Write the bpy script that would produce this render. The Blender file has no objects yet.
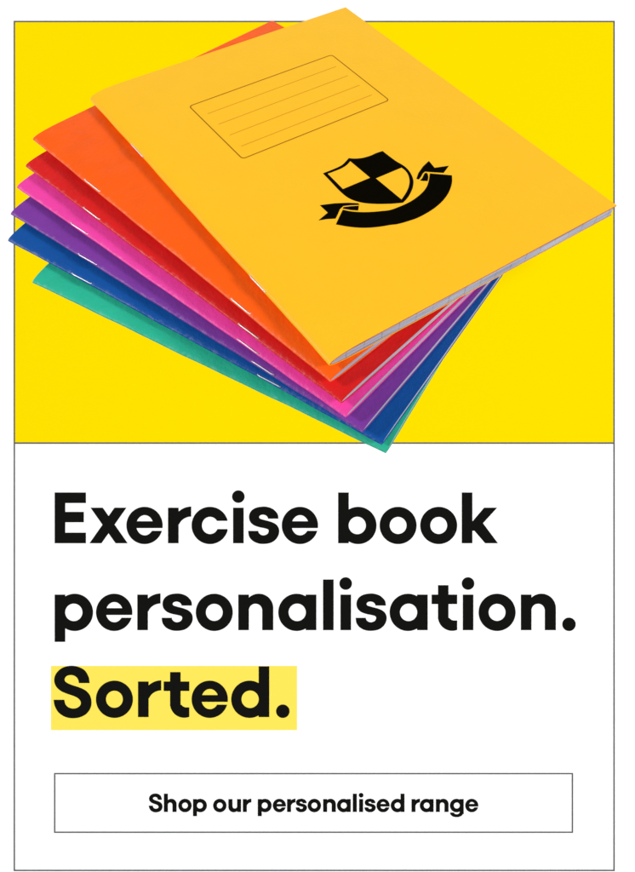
import bpy, math, random
import numpy as np
from mathutils import Vector, Matrix
from mathutils.geometry import tessellate_polygon
random.seed(7)
rng = np.random.default_rng(5)

# ------------------------------------------------------------------ scene
scene = bpy.context.scene
C = scene.collection
world = bpy.data.worlds.new("World"); scene.world = world
world.use_nodes = True
bg = world.node_tree.nodes['Background']
bg.inputs['Color'].default_value = (1, 1, 1, 1)
bg.inputs['Strength'].default_value = 0.15

HB = 0.229                    # height of an exercise book (9 x 7 inch)
WB = HB * 7 / 9
F = 720.0                     # focal length, in pixels of an 872 px high picture
ZB = 0.70                      # camera height above the printed sheet
PX = ZB / F                   # metres per pixel on the sheet

cam_d = bpy.data.cameras.new('camera')
cam = bpy.data.objects.new('camera', cam_d); C.objects.link(cam)
cam.location = (0, 0, ZB)
cam_d.sensor_fit = 'VERTICAL'; cam_d.sensor_height = 24; cam_d.lens = 24 * F / 872
cam_d.clip_start = 0.01; cam_d.clip_end = 50
scene.camera = cam
vs = scene.view_settings
vs.view_transform = 'Standard'; vs.look = 'None'; vs.gamma = 1; vs.exposure = 0

def srgb(r, g, b):
    return tuple((c / 255 / 12.92) if c / 255 <= .04045 else ((c / 255 + .055) / 1.055) ** 2.4 for c in (r, g, b))

# ------------------------------------------------------------------ materials
def mat(name, col, rough=.6, spec=.3, mottle=.0, mscale=60, bump=0, bscale=400, coat=0, dent=0, wear=0):
    m = bpy.data.materials.new(name); m.use_nodes = True
    nt = m.node_tree; b = nt.nodes['Principled BSDF']
    b.inputs['Roughness'].default_value = rough
    b.inputs['Specular IOR Level'].default_value = spec
    if coat:
        b.inputs['Coat Weight'].default_value = coat
        b.inputs['Coat Roughness'].default_value = .3
    tc = nt.nodes.new('ShaderNodeTexCoord')
    if mottle:
        n = nt.nodes.new('ShaderNodeTexNoise'); n.inputs['Scale'].default_value = mscale
        n.inputs['Detail'].default_value = 6
        nt.links.new(tc.outputs['Object'], n.inputs['Vector'])
        mx = nt.nodes.new('ShaderNodeMix'); mx.data_type = 'RGBA'
        mx.inputs['A'].default_value = (*[max(0, c * (1 - mottle)) for c in col], 1)
        mx.inputs['B'].default_value = (*[min(1, c * (1 + mottle)) for c in col], 1)
        nt.links.new(n.outputs['Fac'], mx.inputs['Factor'])
        out = mx.outputs['Result']
        if wear:               # rubbed, paler flecks along the fold of the spine
            sx = nt.nodes.new('ShaderNodeSeparateXYZ'); nt.links.new(tc.outputs['Object'], sx.inputs[0])
            mr = nt.nodes.new('ShaderNodeMapRange')
            mr.inputs['From Min'].default_value = .0020; mr.inputs['From Max'].default_value = .0004
            nt.links.new(sx.outputs['X'], mr.inputs['Value'])
            nw = nt.nodes.new('ShaderNodeTexNoise'); nw.inputs['Scale'].default_value = 420; nw.inputs['Detail'].default_value = 5
            nt.links.new(tc.outputs['Object'], nw.inputs['Vector'])
            m2 = nt.nodes.new('ShaderNodeMapRange')
            m2.inputs['From Min'].default_value = .50; m2.inputs['From Max'].default_value = .68; m2.inputs['To Max'].default_value = wear
            nt.links.new(nw.outputs['Fac'], m2.inputs['Value'])
            mm = nt.nodes.new('ShaderNodeMath'); mm.operation = 'MULTIPLY'
            nt.links.new(mr.outputs[0], mm.inputs[0]); nt.links.new(m2.outputs[0], mm.inputs[1])
            mw = nt.nodes.new('ShaderNodeMix'); mw.data_type = 'RGBA'
            nt.links.new(mm.outputs[0], mw.inputs['Factor']); nt.links.new(out, mw.inputs['A'])
            mw.inputs['B'].default_value = (*[c * .45 + .5 for c in col], 1)
            out = mw.outputs['Result']
        nt.links.new(out, b.inputs['Base Color'])
    else:
        b.inputs['Base Color'].default_value = (*col, 1)
    if bump:
        n2 = nt.nodes.new('ShaderNodeTexNoise'); n2.inputs['Scale'].default_value = bscale
        n2.inputs['Detail'].default_value = 4
        nt.links.new(tc.outputs['Object'], n2.inputs['Vector'])
        bp = nt.nodes.new('ShaderNodeBump'); bp.inputs['Strength'].default_value = bump
        bp.inputs['Distance'].default_value = .001
        nt.links.new(n2.outputs['Fac'], bp.inputs['Height'])
        nt.links.new(bp.outputs['Normal'], b.inputs['Normal'])
        if dent:
            n3 = nt.nodes.new('ShaderNodeTexNoise'); n3.inputs['Scale'].default_value = 34
            n3.inputs['Detail'].default_value = 2.5
            nt.links.new(tc.outputs['Object'], n3.inputs['Vector'])
            b3 = nt.nodes.new('ShaderNodeBump'); b3.inputs['Strength'].default_value = dent
            b3.inputs['Distance'].default_value = .002
            nt.links.new(n3.outputs['Fac'], b3.inputs['Height'])
            nt.links.new(b3.outputs['Normal'], bp.inputs['Normal'])
    return m

def pages_mat(name, ticks):
    m = bpy.data.materials.new(name); m.use_nodes = True
    nt = m.node_tree; b = nt.nodes['Principled BSDF']; L = nt.links
    b.inputs['Roughness'].default_value = .8; b.inputs['Specular IOR Level'].default_value = .1
    tc = nt.nodes.new('ShaderNodeTexCoord')
    mp = nt.nodes.new('ShaderNodeMapping'); mp.inputs['Scale'].default_value = (25, 25, 4200)
    L.new(tc.outputs['Object'], mp.inputs['Vector'])
    n = nt.nodes.new('ShaderNodeTexNoise'); n.inputs['Scale'].default_value = 1; n.inputs['Detail'].default_value = 3
    L.new(mp.outputs[0], n.inputs['Vector'])
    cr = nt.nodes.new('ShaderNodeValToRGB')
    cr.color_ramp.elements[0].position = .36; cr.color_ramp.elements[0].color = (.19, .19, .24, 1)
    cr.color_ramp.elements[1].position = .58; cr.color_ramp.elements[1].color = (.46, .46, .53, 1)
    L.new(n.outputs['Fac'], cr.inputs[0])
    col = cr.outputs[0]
    if ticks:          # ends of the printed ruling, showing on the cut edge
        sp = nt.nodes.new('ShaderNodeSeparateXYZ'); L.new(tc.outputs['Object'], sp.inputs[0])
        def math_(op, a, v=None):
            q = nt.nodes.new('ShaderNodeMath'); q.operation = op
            L.new(a, q.inputs[0])
            if v is not None:
                if isinstance(v, float): q.inputs[1].default_value = v
                else: L.new(v, q.inputs[1])
            return q.outputs[0]
        nz = nt.nodes.new('ShaderNodeTexNoise'); nz.inputs['Scale'].default_value = 900
        L.new(tc.outputs['Object'], nz.inputs['Vector'])
        wob = math_('MULTIPLY', nz.outputs['Fac'], .0016)
        xx = math_('ADD', sp.outputs['X'], wob)
        fr = math_('FRACT', math_('DIVIDE', xx, .0098))
        on = math_('LESS_THAN', fr, .055)
        mk = math_('GREATER_THAN', nz.outputs['Fac'], .45)
        fac = math_('MULTIPLY', math_('MULTIPLY', on, mk), .42)
        mx = nt.nodes.new('ShaderNodeMix'); mx.data_type = 'RGBA'
        L.new(fac, mx.inputs['Factor']); L.new(col, mx.inputs['A'])
        mx.inputs['B'].default_value = (.08, .08, .12, 1)
        col = mx.outputs['Result']
    L.new(col, b.inputs['Base Color'])
    return m

M_paper = mat('white_paper', (.88, .88, .88), .9, .0)
M_table = mat('white_table', (.84, .84, .84), .9, .0, .01)
M_yellow = mat('yellow_ink', (.82, .617, .0), .9, .0)
M_high = mat('pale_yellow_ink', (.84, .685, .09), .9, .0)
M_black = mat('black_ink', srgb(19, 19, 17), .9, .0)
M_grey = mat('grey_ink', srgb(88, 88, 88), .9, .0)
M_staple = mat('staple_steel', (.80, .80, .82), .35, .6)
M_staple.node_tree.nodes['Principled BSDF'].inputs['Metallic'].default_value = .35
M_print = mat('black_cover_print', srgb(10, 8, 3), .9, .0)
M_brown = mat('brown_cover_print', srgb(140, 84, 12), .7, .1)
M_faint = mat('faint_brown_cover_print', srgb(202, 133, 26), .7, .1)
M_gap_shade = mat('orange_gap_shade', srgb(190, 70, 12), .8, .1)  # shade of the gap between cover and pages, painted on the amber cover's edge

# ------------------------------------------------------------------ mesh helpers
def mk(name, verts, faces, m, parent=None, smooth=False, mats=None, midx=None, loc=None):
    me = bpy.data.meshes.new(name); me.from_pydata([tuple(v) for v in verts], [], faces)
    for q in (mats or [m]): me.materials.append(q)
    if midx is not None: me.polygons.foreach_set('material_index', midx)
    if smooth: me.polygons.foreach_set('use_smooth', [True] * len(me.polygons))
    me.update()
    o = bpy.data.objects.new(name, me); C.objects.link(o)
    if parent: o.parent = parent
    if loc: o.location = loc
    return o

def tag(o, label=None, cat=None, group=None, kind=None):
    if label: o['label'] = label
    if cat: o['category'] = cat
    if group: o['group'] = group
    if kind: o['kind'] = kind
    return o

def sheet_xy(u, v):           # position on the printed sheet, from its own layout grid
    return ((u - 317.5) * PX, (436 - v) * PX)

class Flat:                   # ink laid on a surface: a thin raised layer (top faces plus a rim)
    def __init__(s): s.v = []; s.f = []
    def poly(s, loops, th=.00006, z=0):
        loops = [[Vector((p[0], p[1], 0)) for p in l] for l in loops]
        base = len(s.v); flat = [p for l in loops for p in l]
        tris = tessellate_polygon(loops)
        n = len(flat)
        s.v += [(p.x, p.y, z + th) for p in flat] + [(p.x, p.y, z) for p in flat]
        for t in tris:
            a, b_, c = (flat[i] for i in t)
            if (b_ - a).cross(c - a).z < 0: t = (t[0], t[2], t[1])
            s.f.append(tuple(base + i for i in t))
        k = 0
        for l in loops:
            m_ = len(l)
            for i in range(m_):
                a, b_ = base + k + i, base + k + (i + 1) % m_
                s.f.append((a, b_, b_ + n, a + n))
            k += m_
    def rect(s, x0, y0, x1, y1, **k): s.poly([[(x0, y0), (x1, y0), (x1, y1), (x0, y1)]], **k)

# ------------------------------------------------------------------ lettering (drawn here, no font file)
# glyphs are signed distance fields in pixels of the headline: x right, y up from the baseline
XH, ST, CAP = 35.3, 10.3, 50.5
def rect(x0, y0, x1, y1):
    cx, cy, hx, hy = (x0 + x1) / 2, (y0 + y1) / 2, (x1 - x0) / 2, (y1 - y0) / 2
    return lambda X, Y: np.maximum(np.abs(X - cx) - hx, np.abs(Y - cy) - hy)
def ell(cx, cy, rx, ry):
    def f(X, Y):
        k = np.sqrt(((X - cx) / rx) ** 2 + ((Y - cy) / ry) ** 2)
        return (k - 1) * min(rx, ry)
    return f
def pol(pts):
    P = np.array(pts, float)
    def f(X, Y):
        d = np.full(X.shape, 1e9); s = np.ones(X.shape)
        n = len(P); j = n - 1
        for i in range(n):
            a, b = P[i], P[j]; e = b - a
            wx, wy = X - a[0], Y - a[1]
            t = np.clip((wx * e[0] + wy * e[1]) / (e @ e + 1e-12), 0, 1)
            d = np.minimum(d, (wx - e[0] * t) ** 2 + (wy - e[1] * t) ** 2)
            c1 = Y >= a[1]; c2 = Y < b[1]; c3 = e[0] * wy > e[1] * wx
            flip = (c1 & c2 & c3) | (~c1 & ~c2 & ~c3)
            s = np.where(flip, -s, s); j = i
        return s * np.sqrt(d)
    return f
def U(*fs): return lambda X, Y: np.minimum.reduce([f(X, Y) for f in fs])
def N(*fs): return lambda X, Y: np.maximum.reduce([f(X, Y) for f in fs])
def sub(a, b): return lambda X, Y: np.maximum(a(X, Y), -b(X, Y))
def smooth_loop(pts, corners, k=6):
    out = []; n = len(pts)
    for i in range(n):
        p1, p2 = np.array(pts[i]), np.array(pts[(i + 1) % n])
        p0 = p1 - (p2 - p1) * .2 if i in corners else np.array(pts[i - 1])
        p3 = p2 + (p2 - p1) * .2 if (i + 1) % n in corners else np.array(pts[(i + 2) % n])
        for t in np.arange(k) / k:
            out.append(.5 * ((2 * p1) + (-p0 + p2) * t + (2 * p0 - 5 * p1 + 4 * p2 - p3) * t * t + (-p0 + 3 * p1 - 3 * p2 + p3) * t ** 3))
    return out
Z = 4.233
def tr(pts, ox, base): return [((x - ox) / Z, (base - y) / Z) for x, y in pts]
s_small = tr([(374,163),(370,143),(352,124),(330,115),(308,113),(280,118),(260,131),(251,151),(254,173),(268,189),(290,198),(314,203),(330,208),(334,217),(328,229),(312,235),(298,231),(290,222),(289,216),(247,216),(251,238),(265,256),(287,267),(312,270),(342,265),(364,250),(376,228),(376,206),(364,188),(342,177),(312,169),(297,164),(292,157),(297,149),(310,146),(323,150),(330,158),(331,163)], 248, 267)
s_sm = pol(smooth_loop(s_small, {0, 18, 19, 37}))
S_big = tr([(188,118),(184,93),(168,66),(142,51),(112,46),(80,52),(56,68),(42,90),(40,114),(49,135),(68,152),(95,164),(122,173),(142,184),(152,199),(149,214),(136,224),(118,227),(99,222),(86,209),(81,190),(37,190),(42,216),(58,243),(85,261),(115,267),(147,263),(174,249),(191,226),(196,200),(190,172),(172,151),(146,138),(118,129),(96,120),(84,111),(83,99),(92,88),(110,84),(128,89),(140,102),(144,118)], 37, 262)
s_bg = pol(smooth_loop(S_big, {0, 20, 21, 41}))
oy = 17.65
ring = sub(ell(18.35, oy, 18.35, 18.5), ell(18.35, oy, 8.6, 8.7))
def bowl_l(cx): return ell(cx, oy, 18.2, 18.5)
def p_like(y0, y1):           # stem on the left, bowl on the right
    return sub(U(rect(0, y0, ST, y1), N(ell(19.9, oy, 18.2, 18.5), rect(0.2, -2, 60, 60))), ell(19.0, oy, 8.8, 8.9))
def q_like(y0, y1):           # bowl on the left, stem on the right
    return sub(U(rect(27.5, y0, 27.5 + ST, y1), N(ell(18.2, oy, 18.2, 18.5), rect(-5, -2, 37.6, 60))), ell(18.8, oy, 8.8, 8.9))
def arch(): 
    outer = U(N(ell(20.4, 21.9, 14.3, 14.3), rect(4, 21.9, 60, 60)), rect(ST - 1, 0, 34.7, 21.95))
    inner = U(ell(17.1, 19.6, 6.85, 6.85), rect(10.25, -9, 23.95, 19.6))
    return sub(outer, inner)
def dot(cx, cy, r): return ell(cx, cy, r, r)
def tee():
    hook_o = U(rect(6.4, 11, 16.6, 44.7), N(ell(20.4, 13.2, 14.0, 13.9), rect(-5, -3, 25.4, 13.2)), )
    hook_i = U(rect(16.6, 12.0, 40, 26.1), N(ell(22.4, 15.2, 5.8, 5.8), rect(16, 5, 40, 15.3)), rect(22.0, 9.4, 40, 26.1))
    return U(sub(N(hook_o, rect(-5, -3, 25.3, 60)), hook_i), rect(0, 26.1, 25.3, XH))
def hook_g():
    o = N(sub(ell(18.4, -3.2, 17.6, 11.4), ell(18.6, -2.6, 8.2, 4.6)), rect(-5, -30, 60, -2.4))
    return U(o, rect(27.5, -6, 27.5 + ST, 5))
def e_():
    r0 = sub(ell(18, oy, 18, 18.5), ell(18.2, oy + .2, 8.7, 10.3))
    r1 = sub(r0, rect(15, 12.1, 60, 15.2))
    return U(r1, N(rect(5, 15.2, 36, 21.7), ell(18, oy, 18, 18.5)))
def c_():
    r0 = sub(ell(18.2, oy, 18.2, 18.5), ell(18.3, oy, 8.3, 8.8))
    return sub(N(r0, rect(-5, -5, 35.6, 60)), rect(21, 13.9, 60, 22.4))
GL = {
 'E': U(rect(0,0,ST,CAP), rect(0,0,31,10.3), rect(0,21,28.9,31.1), rect(0,40.2,31,CAP)),
 'x': U(pol([(0,0),(11.6,0),(36.4,XH),(24.8,XH)]), pol([(1,XH),(12.9,XH),(37.6,0),(25.9,0)])),
 'e': e_(), 'c': c_(), 'o': ring, 's': s_sm, 'S': s_bg,
 'r': U(rect(0,0,ST,XH), N(sub(ell(23.6,19.6,18.2,16.9), ell(23.6,15.6,13.3,11.1)), rect(4,19,22.9,60))),
 'i': U(rect(0,0,ST,XH), dot(5.1,46.5,6.15)),
 'l': rect(0,0,ST,CAP-.1),
 'b': p_like(0, CAP), 'p': p_like(-11.7, XH),
 'a': q_like(0, XH), 'd': q_like(0, CAP), 'g': U(q_like(0, XH), hook_g()),
 'n': U(rect(0,0,ST,XH), arch()), 'h': U(rect(0,0,ST,CAP), arch()),
 'u': None,
 'k': U(rect(0,0,ST,CAP), pol([(8,18.5),(22.3,XH),(34.9,XH),(14.0,12.5),(8,12.5)]), pol([(10.0,19.6),(17.6,24.2),(35.7,0),(23.3,0),(9.0,16.6)])),
 't': tee(), '.': dot(6.6,5.7,6.6),
}
n_f = GL['n']
GL['u'] = lambda X, Y: n_f(34.7 - X, XH - Y)

def contour(f, x0, x1, y0, y1, h=.22):
    xs = np.arange(x0, x1, h); ys = np.arange(y0, y1, h)
    X, Y = np.meshgrid(xs, ys); D = f(X, Y)
    D = np.where(np.abs(D) < 1e-7, 1e-7, D); ins = D < 0
    cells = ins[:-1, :-1].astype(int) + 2 * ins[:-1, 1:] + 4 * ins[1:, 1:] + 8 * ins[1:, :-1]
    nxt = {}
    T = {1:[(3,0)],2:[(0,1)],3:[(3,1)],4:[(1,2)],5:[(3,2),(1,0)],6:[(0,2)],7:[(3,2)],8:[(2,3)],9:[(2,0)],10:[(0,3),(2,1)],11:[(2,1)],12:[(1,3)],13:[(1,0)],14:[(0,3)]}
    def key(r, c, e): return {0: ('h', r, c), 1: ('v', r, c + 1), 2: ('h', r + 1, c), 3: ('v', r, c)}[e]
    def pos(k):
        t, r, c = k
        if t == 'h': a, b = D[r, c], D[r, c + 1]; return (xs[c] + h * a / (a - b), ys[r])
        a, b = D[r, c], D[r + 1, c]; return (xs[c], ys[r] + h * a / (a - b))
    for r, c in zip(*np.nonzero((cells > 0) & (cells < 15))):
        for a, b in T[int(cells[r, c])]: nxt[key(r, c, a)] = key(r, c, b)
    loops = []
    while nxt:
        k0 = next(iter(nxt)); k = k0; L = []
        while k in nxt:
            L.append(pos(k)); k = nxt.pop(k)
        if len(L) > 6: loops.append(L)
    out = []
    for L in loops:            # Douglas-Peucker thinning
        P = np.array(L); n = len(P); i0 = 0; i1 = int(np.argmax(((P - P[0]) ** 2).sum(1)))
        keep = {i0, i1}; st = [(i0, i1), (i1, n)]
        PP = np.vstack([P, P[:1]])
        while st:
            a, b = st.pop()
            if b - a < 2: continue
            s = PP[a:b + 1]; e = s[-1] - s[0]; q = s - s[0]
            d = np.abs(q[:, 0] * e[1] - q[:, 1] * e[0]) / (np.hypot(*e) + 1e-9)
            m = int(np.argmax(d))
            if d[m] > .035: keep.add(a + m); st += [(a, a + m), (a + m, b)]
        out.append([tuple(PP[i]) for i in sorted(keep) if i < n])
    return out
def area(l): return sum(l[i-1][0]*l[i][1]-l[i][0]*l[i-1][1] for i in range(len(l)))/2
def inside(p, l):
    c = False
    for i in range(len(l)):
        a, b = l[i-1], l[i]
        if (a[1] > p[1]) != (b[1] > p[1]) and p[0] < (b[0]-a[0])*(p[1]-a[1])/(b[1]-a[1])+a[0]: c = not c
    return c
cache = {}
def glyph(ch, bold=0):
    key = (ch, bold)
    if key not in cache:
        ls = contour(lambda X, Y: GL[ch](X, Y) - bold, -3.03, 44, -19.03, 56)
        outs = [l for l in ls if not any(inside(l[0], o) for o in ls if o is not l)]
        cache[key] = [[o] + [l for l in ls if l is not o and inside(l[0], o)] for o in outs]
    return cache[key]
def text(items, base, sc, name, parent, z, th=.00005, embolden=0):
    F_ = Flat()
    for ch, x in items:
        for grp in glyph(ch, embolden):
            F_.poly([[sheet_xy(x + px_ * sc, base - py_ * sc) for px_, py_ in l] for l in grp], th=th, z=z)
    return mk(name, F_.v, F_.f, M_black, parent)

# ------------------------------------------------------------------ table and printed sheet
def slab(name, x0, y0, x1, y1, z0, z1, m, parent=None):
    v = [(x0,y0,z0),(x1,y0,z0),(x1,y1,z0),(x0,y1,z0),(x0,y0,z1),(x1,y0,z1),(x1,y1,z1),(x0,y1,z1)]
    f = [(3,2,1,0),(4,5,6,7),(0,1,5,4),(1,2,6,5),(2,3,7,6),(3,0,4,7)]
    return mk(name, v, f, m, parent)
tag(slab('tabletop', -2.5, -2.5, 2.5, 2.5, -.04, -.0008, M_table), kind='structure')

sheet = bpy.data.objects.new('printed_poster', None); C.objects.link(sheet)
tag(sheet, 'white printed poster with a yellow panel and big black headline', 'poster')
x0, y0 = sheet_xy(-42, 932); x1, y1 = sheet_xy(677, -42)
slab('paper_sheet', x0, y0, x1, y1, -.0006, 0, M_paper, sheet)
def prect(fl, u0, v0, u1, v1, **k):
    a = sheet_xy(u0, v1); b = sheet_xy(u1, v0); fl.rect(a[0], a[1], b[0], b[1], **k)
def frame(fl, u0, v0, u1, v1, w, **k):
    o = [sheet_xy(*p) for p in ((u0, v1), (u1, v1), (u1, v0), (u0, v0))]
    i = [sheet_xy(*p) for p in ((u0+w, v1-w), (u1-w, v1-w), (u1-w, v0+w), (u0+w, v0+w))]
    fl.poly([o, i], **k)
fl = Flat(); prect(fl, 14.9, 22.1, 613.4, 442.4, th=.00004); mk('yellow_panel', fl.v, fl.f, M_yellow, sheet)
fl = Flat(); prect(fl, 50.9, 665.9, 297.0, 730.1, th=.00004); mk('highlight_strip', fl.v, fl.f, M_high, sheet)
fl = Flat(); frame(fl, 13.5, 20.8, 614.9, 871.1, 1.45, th=.00008)
prect(fl, 14.85, 442.3, 613.45, 443.9, th=.00007)
mk('border_line', fl.v, fl.f, M_grey, sheet)
fl = Flat(); frame(fl, 53.9, 772.9, 573.2, 832.9, 1.4, th=.00008); mk('button_outline', fl.v, fl.f, M_grey, sheet)

text(zip('Exercisebook', (54.7, 89.7, 126.5, 168.1, 191.7, 233.2, 248.5, 281.9, 338.3, 379.8, 420.4, 462.0)), 543.1, 1, 'headline_text', sheet, .00001, embolden=.18)
text(zip('personalisation.', (54.7, 96.1, 137.4, 162.0, 195.9, 238.4, 278.4, 323.2, 340.6, 356.0, 389.8, 431.8, 463.0, 478.8, 521.1, 562.5)), 630.0, 1, 'headline_text', sheet, .00001, embolden=.18)
text(zip('Sorted.', (53.7, 96.0, 138.1, 163.8, 191.7, 231.3, 276.2)), 716.9, 1, 'headline_text', sheet, .00005, embolden=.18)
text(zip('Shopourpersonalisedrange', (148.9, 164.0, 178.4, 193.1, 213.2, 228.5, 243.0, 257.9, 272.9, 287.2, 295.9, 307.8, 323.3, 337.1, 353.0, 359.3, 364.7, 376.7, 390.9, 411.7, 420.0, 436.1, 450.1, 465.4)), 811.8, .357, 'button_text', sheet, .00001, embolden=.5)

# ------------------------------------------------------------------ exercise books
def Rm(a, b): return Matrix.Rotation(b, 3, 'Y') @ Matrix.Rotation(a, 3, 'X')
STK = Rm(-0.57251, 0.02983); DST = 1.24996
T0 = .0186
BOOKS = [
 # word, x, y, z, turn, tip, roll, thickness, size, colour, label
 ('yellow', .02526, .15844, .0005, .60082, -.00697, .00582, .0300, 1.006, (.87, .468, .014), 'amber yellow exercise book with name panel and shield crest, topmost of the fan', (.246, .756)),
 ('orange', .0261, .13833, -.02163, .76379, -.00113, -.00008, .0190, 1, (.86, .100, .003), 'bright orange exercise book directly under the crested amber one', (.255, .7615)),
 ('red', .04688, .1061, -.04471, .81063, .00099, -.00687, T0, 1, (.60, .010, .010), 'red exercise book between the orange and the pink one', (.2495, .7525)),
 ('pink', .0564, .0903, -.06831, .85179, .00402, -.0096, T0, 1, (.76, .048, .33), 'pink exercise book between the red and the purple one', (.2555, .7765)),
 ('purple', .08894, .07198, -.0921, .91477, .00737, -.00919, T0, 1, (.17, .034, .29), 'purple exercise book between the pink and the blue one', (.245, .7475)),
 ('blue', .12738, .05825, -.11561, .97927, .00999, -.00729, T0, 1, (.003, .068, .29), 'blue exercise book between the purple and the green one', (.266, .7745)),
 ('green', .13736, .05203, -.13683, 1.03908, .01007, -.00721, T0, .8923, (.02, .40, .25), 'teal green exercise book at the bottom of the fan', ()),
]
def half(u, a, w0, w1, p=2.3):         # height of the folded sheet near the spine
    if u >= a: return w1
    return w0 + (w1 - w0) * (1 - (1 - u / a) ** p) ** (1 / p)

def profile(W, a, wt, wb, w0, u0, n=16):
    us = [a * (1 - math.cos(math.pi / 2 * i / n)) for i in range(n + 1)]
    top = [(u0 + u, half(u, a, w0, wt)) for u in us]
    bot = [(u0 + u, half(u, a, w0, wb)) for u in us]
    ext = [a + (W - u0 - a) * k / 10 for k in range(1, 11)]
    top += [(u0 + u, wt) for u in ext]; bot += [(u0 + u, wb) for u in ext]
    return top, bot

def make_book(spec, idx):
    word, x, y, z, th, ta, tb, t, size, col, label, staples = spec
    W, H, t = WB * size, HB * size, t * HB
    root = bpy.data.objects.new('exercise_book', None); C.objects.link(root)
    tag(root, label, 'exercise book', 'exercise books fanned out in a stack')
    Rb = STK @ Rm(ta, tb) @ Matrix.Rotation(th, 3, 'Z')
    pos = STK @ Vector((x, y, z)) * HB + Vector((0, 0, ZB - DST * HB))
    root.matrix_world = Matrix.Translation(pos) @ Rb.to_4x4()
    wt, wb, w0 = .25 * t, -.75 * t, -.30 * t
    if idx == 0: wt, wb, w0 = .457 * t, -.543 * t, -.10 * t
    a = .105 * W; c = .00052 if idx == 0 else .00030
    m = mat(word + '_cover', col, .42, .20 if idx else .13, .03 if idx == 0 else .12, 60, .16 if idx == 0 else .3, 500, dent=.25 if idx == 0 else 1.0, wear=0 if idx == 0 else .13)
    edge = M_gap_shade if idx == 0 else m
    # cover: outer skin, inner skin, closed rim
    to, bo = profile(W, a, wt, wb, w0, 0)
    ti, bi = profile(W, a * .98, wt - c, wb + c, w0, c)
    path_o = to[::-1] + bo[1:]; path_i = ti[::-1] + bi[1:]
    n = len(path_o); NV = 44
    V = []; ph = [rng.uniform(0, 6.28) for _ in range(4)]
    for j in range(NV + 1):
        v = H * j / NV
        q = .5 * math.sin(v * 55 + ph[0]) + .35 * math.sin(v * 131 + ph[1]) + .3 * math.sin(v * 260 + ph[2])
        for path in (path_o, path_i):
            for (u, w) in path:
                k = max(0, 1 - u / (.10 * W))
                vv = min(max(v, .0005), H - .0005) if (idx == 0 and w < w0) else v
                V.append((u + .00015 * q * k, vv, w + .00012 * q * k))
    Fc = []; mi = []
    def id_(j, s, i): return (j * 2 + s) * n + i
    for j in range(NV):
        for i in range(n - 1):
            Fc.append((id_(j,0,i), id_(j,0,i+1), id_(j+1,0,i+1), id_(j+1,0,i))); mi.append(0)
            Fc.append((id_(j,1,i+1), id_(j,1,i), id_(j+1,1,i), id_(j+1,1,i+1))); mi.append(1)
    n_skin = len(Fc)
    def rim(*ids):             # cut edges get vertices of their own, so they stay crisp
        low = sum(V[k][2] for k in ids) / 4 < w0
        b0 = len(V); V.extend(V[k] for k in ids); Fc.append(tuple(range(b0, b0 + 4))); mi.append(0 if low else 1)
    for j in range(NV):
        for i in (0, n - 1): rim(id_(j,0,i), id_(j+1,0,i), id_(j+1,1,i), id_(j,1,i))
    for j in (0, NV):
        for i in range(n - 1): rim(id_(j,0,i), id_(j,0,i+1), id_(j,1,i+1), id_(j,1,i))
    cov = mk('cover', V, Fc, None, root, mats=[m, edge], midx=mi)
    # smooth only the skins
    cov.data.polygons.foreach_set('use_smooth', [k < n_skin for k in range(len(Fc))])
    # pages: the block of folded leaves, a hair shorter than the cover
    gap = .00050 if idx == 0 else .00012
    inset = .0006 if idx == 0 else .00035
    tp, bp = profile(W - inset - .0002, a * .95, wt - c - gap, wb + c + .0001, w0, c + .0002)
    V = []; Fp = []; loop = tp[::-1] + bp[1:]; n = len(loop)
    NP = 6
    vs_ = [inset + (H - 2 * inset) * k / NP for k in range(NP + 1)]
    for v in vs_: V += [(u, v, w) for u, w in loop]
    for k in range(NP):
        for i in range(n):
            Fp.append((k*n+i, k*n+(i+1) % n, (k+1)*n+(i+1) % n, (k+1)*n+i))
    h = len(tp)
    for k, o in ((0, 0), (NP, 0)):
        for i in range(h - 1):
            a_, b_ = k*n + (h-1-i), k*n + (h-2-i)
            c_i, d_ = k*n + (h-1+i), k*n + (h+i)
            Fp.append((a_, b_, d_, c_i) if i else (a_, b_, d_))
    mk('pages', V, Fp, pages_mat(word + '_pages', idx == 0), root)
    # staples: a wire crown lying in the fold, legs going through the cover
    for sv in staples:
        L = .0128; r = .00028; vc = sv * H
        lean = rng.uniform(-.00025, .00025)
        us = .0001 if idx == 0 else .0006; ws = half(us, a, w0, wt) + .00012
        pts = [(us + .0012, vc - L/2, ws - .0006), (us - .0002, vc - L/2, ws + .0002)]
        for k in range(1, 8):
            s = -1 + 2 * k / 8
            pts.append((us - .0003 + lean * s, vc + s * L/2, ws + .00018 + .00012 * (1 - s * s)))
        pts += [(us - .0002, vc + L/2, ws + .0002), (us + .0012, vc + L/2, ws - .0006)]
        V = []; Fs = []; K = 8
        for i, p in enumerate(pts):
            p = Vector(p); d = (Vector(pts[min(i+1, len(pts)-1)]) - Vector(pts[max(i-1, 0)])).normalized()
            s1 = d.cross(Vector((1, 0, 1))).normalized(); s2 = d.cross(s1)
            for q in range(K):
                an = 2 * math.pi * q / K; V.append(p + (s1 * math.cos(an) + s2 * math.sin(an)) * r)
        for i in range(len(pts) - 1):
            for q in range(K): Fs.append((i*K+q, i*K+(q+1) % K, (i+1)*K+(q+1) % K, (i+1)*K+q))
        Fs += [tuple(range(K))[::-1], tuple(range((len(pts)-1)*K, len(pts)*K))]
        mk('staple', V, Fs, M_staple, root, smooth=True)
    return root, cov, wt

books = [make_book(s, i) for i, s in enumerate(BOOKS)]

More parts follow.
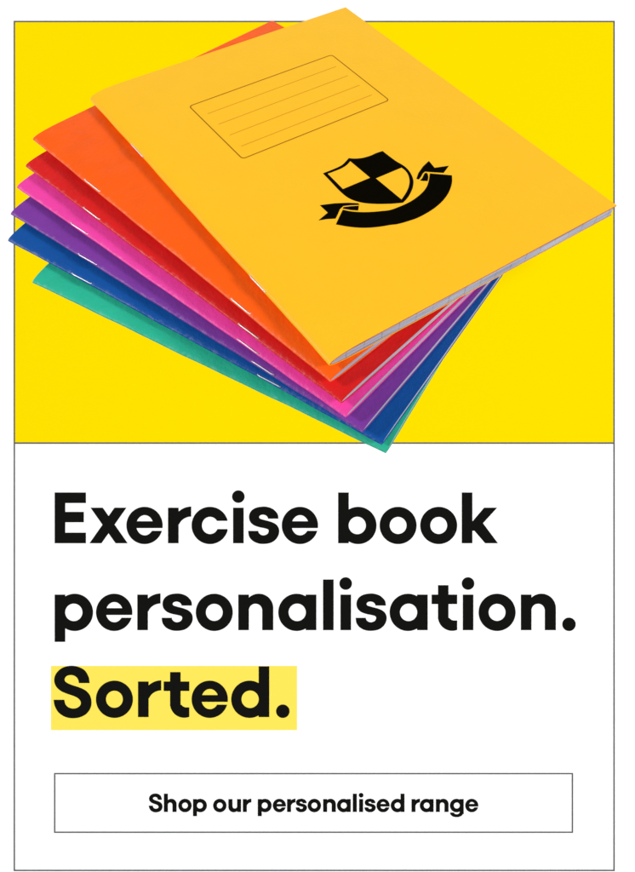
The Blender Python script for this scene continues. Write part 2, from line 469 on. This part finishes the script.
# ------------------------------------------------------------------ print on the amber cover
root0, cov0, wt0 = books[0]
def on_cover(u, v):            # artwork coordinates -> the cover's own flat plane (u across, v up)
    return Vector((u, v))
_R = (STK @ Rm(-.00697, .00582) @ Matrix.Rotation(.60082, 3, 'Z'))
_o = STK @ Vector((.02526, .15844, .0005)) + Vector((0, 0, -DST)) + _R.col[2] * (.457 * .0300)
def rectify(u, v):             # undo the photograph's perspective to get the flat artwork
    d = Vector(((u - 317.5) / F, (436 - v) / F, -1)); n = _R.col[2]
    p = d * (n.dot(_o) / n.dot(d)) - _o
    return (p.dot(_R.col[0]) * HB, p.dot(_R.col[1]) * HB)
# name panel: a thin rounded outline and four writing lines
def rr(x0, y0, x1, y1, r):
    o = []
    for cx, cy, a0 in ((x1-r, y0+r, -90), (x1-r, y1-r, 0), (x0+r, y1-r, 90), (x0+r, y0+r, 180)):
        for k in range(6): o.append((cx + r*math.cos(math.radians(a0+18*k)), cy + r*math.sin(math.radians(a0+18*k))))
    return o
A = [rectify(*p) for p in ((187, 105.7), (331.7, 55.4), (391.6, 100.5), (242.3, 158.4))]
xa, xb = (A[0][0] + A[3][0]) / 2, (A[1][0] + A[2][0]) / 2
ya, yb = (A[2][1] + A[3][1]) / 2, (A[0][1] + A[1][1]) / 2
fl = Flat(); w = .00058
fl.poly([rr(xa, ya, xb, yb, .0022), rr(xa+w, ya+w, xb-w, yb-w, .0018)], th=.00005)
mk('name_panel', fl.v, fl.f, M_brown, cov0, loc=(0, 0, wt0 + .00001))
fl = Flat()
for k in range(4):
    yy = ya + (yb - ya) * (.17 + .205 * k)
    fl.rect(xa + (xb-xa) * .055, yy, xb - (xb-xa) * .055, yy + .00042, th=.00004)
mk('writing_lines', fl.v, fl.f, M_faint, cov0, loc=(0, 0, wt0 + .00001))
z7 = lambda x, y: (310 + x/7.94, 140 + y/7.94)
z8 = lambda x, y: (390 + x/9.07, 150 + y/9.07)
z3 = lambda x, y: (300 + x/3.735, 130 + y/3.735)
def R_(l): return [rectify(*p) for p in l]
shield = [z7(*p) for p in ((103,265),(160,243),(220,218),(260,195),(290,165),(308,145),(360,148),(420,142),(480,125),(530,103),(577,88))] + \
         [z8(*p) for p in ((0,62),(60,105),(120,140),(165,180),(197,230),(213,285),(205,345),(178,405),(150,445),(118,478),(60,484),(0,488))] + \
         [z7(*p) for p in ((540,508),(450,503),(380,490),(320,468),(270,435),(220,388),(165,330))]
q1 = [z7(*p) for p in ((140,268),(195,248),(250,225),(290,200),(320,168),(478,300),(262,390))]
q2 = [z7(523,305)] + [z8(*p) for p in ((105,160),(140,188),(165,225),(178,278),(170,335),(145,390),(105,450))]
fl = Flat()
def curve(pts, corners): return [tuple(p) for p in smooth_loop(pts, corners, 5)]
fl.poly([R_(curve(shield, {0, 5, 10, 20})), R_(curve(q1, {0, 4, 5, 6})), R_(curve(q2, {0, 1, 7}))])
band = [z8(*p) for p in ((362,213),(562,230),(563,290),(548,350),(518,410),(470,470),(400,530),(320,580),(240,620),(150,650),(70,672))] + \
       [z3(*p) for p in ((336,355),(300,361),(260,365),(220,365),(180,361),(134,353),(147,325),(160,298),(190,304),(230,307),(270,306),(305,303))] + \
       [z8(*p) for p in ((0,545),(80,517),(160,482),(230,440),(290,390),(330,340),(352,280))]
fl.poly([R_(curve(band, {0, 1, 16, 17, 18}))])
for l in (
    [z8(*p) for p in ((240,262),(258,210),(300,150),(353,100),(405,162),(535,143),(487,208),(430,205),(370,201),(318,196),(298,212),(280,245),(262,268))],
    [z8(*p) for p in ((272,277),(292,258),(304,232),(315,212),(330,206),(343,218),(348,245),(342,282),(300,281))],
    [z3(*p) for p in ((74,281),(130,274),(180,272),(218,274),(222,280),(190,281),(162,284),(149,296),(141,315),(133,331),(100,333),(69,338),(104,309))],
    [z3(*p) for p in ((163,288),(190,285),(220,283),(217,301),(190,299),(160,294))]):
    fl.poly([R_(l)])
mk('shield_crest', fl.v, fl.f, M_print, cov0, loc=(0, 0, wt0 + .00001))

# ------------------------------------------------------------------ lamps
def area(name, loc, target, size, power):
    l = bpy.data.lights.new(name, 'AREA'); l.shape = 'DISK'; l.size = size; l.energy = power
    o = bpy.data.objects.new(name, l); C.objects.link(o); o.location = loc
    o.rotation_euler = (Vector(target) - Vector(loc)).to_track_quat('-Z', 'Y').to_euler()
    return o
area('front_softbox', (-.40, -.50, 3.6), (0, 0, .3), .36, 40)
area('side_softbox', (4.15, .30, 2.75), (0, .05, .3), 1.0, 214)
area('fill_softbox', (-4.55, 1.25, 2.65), (0, .05, .3), .9, 184)
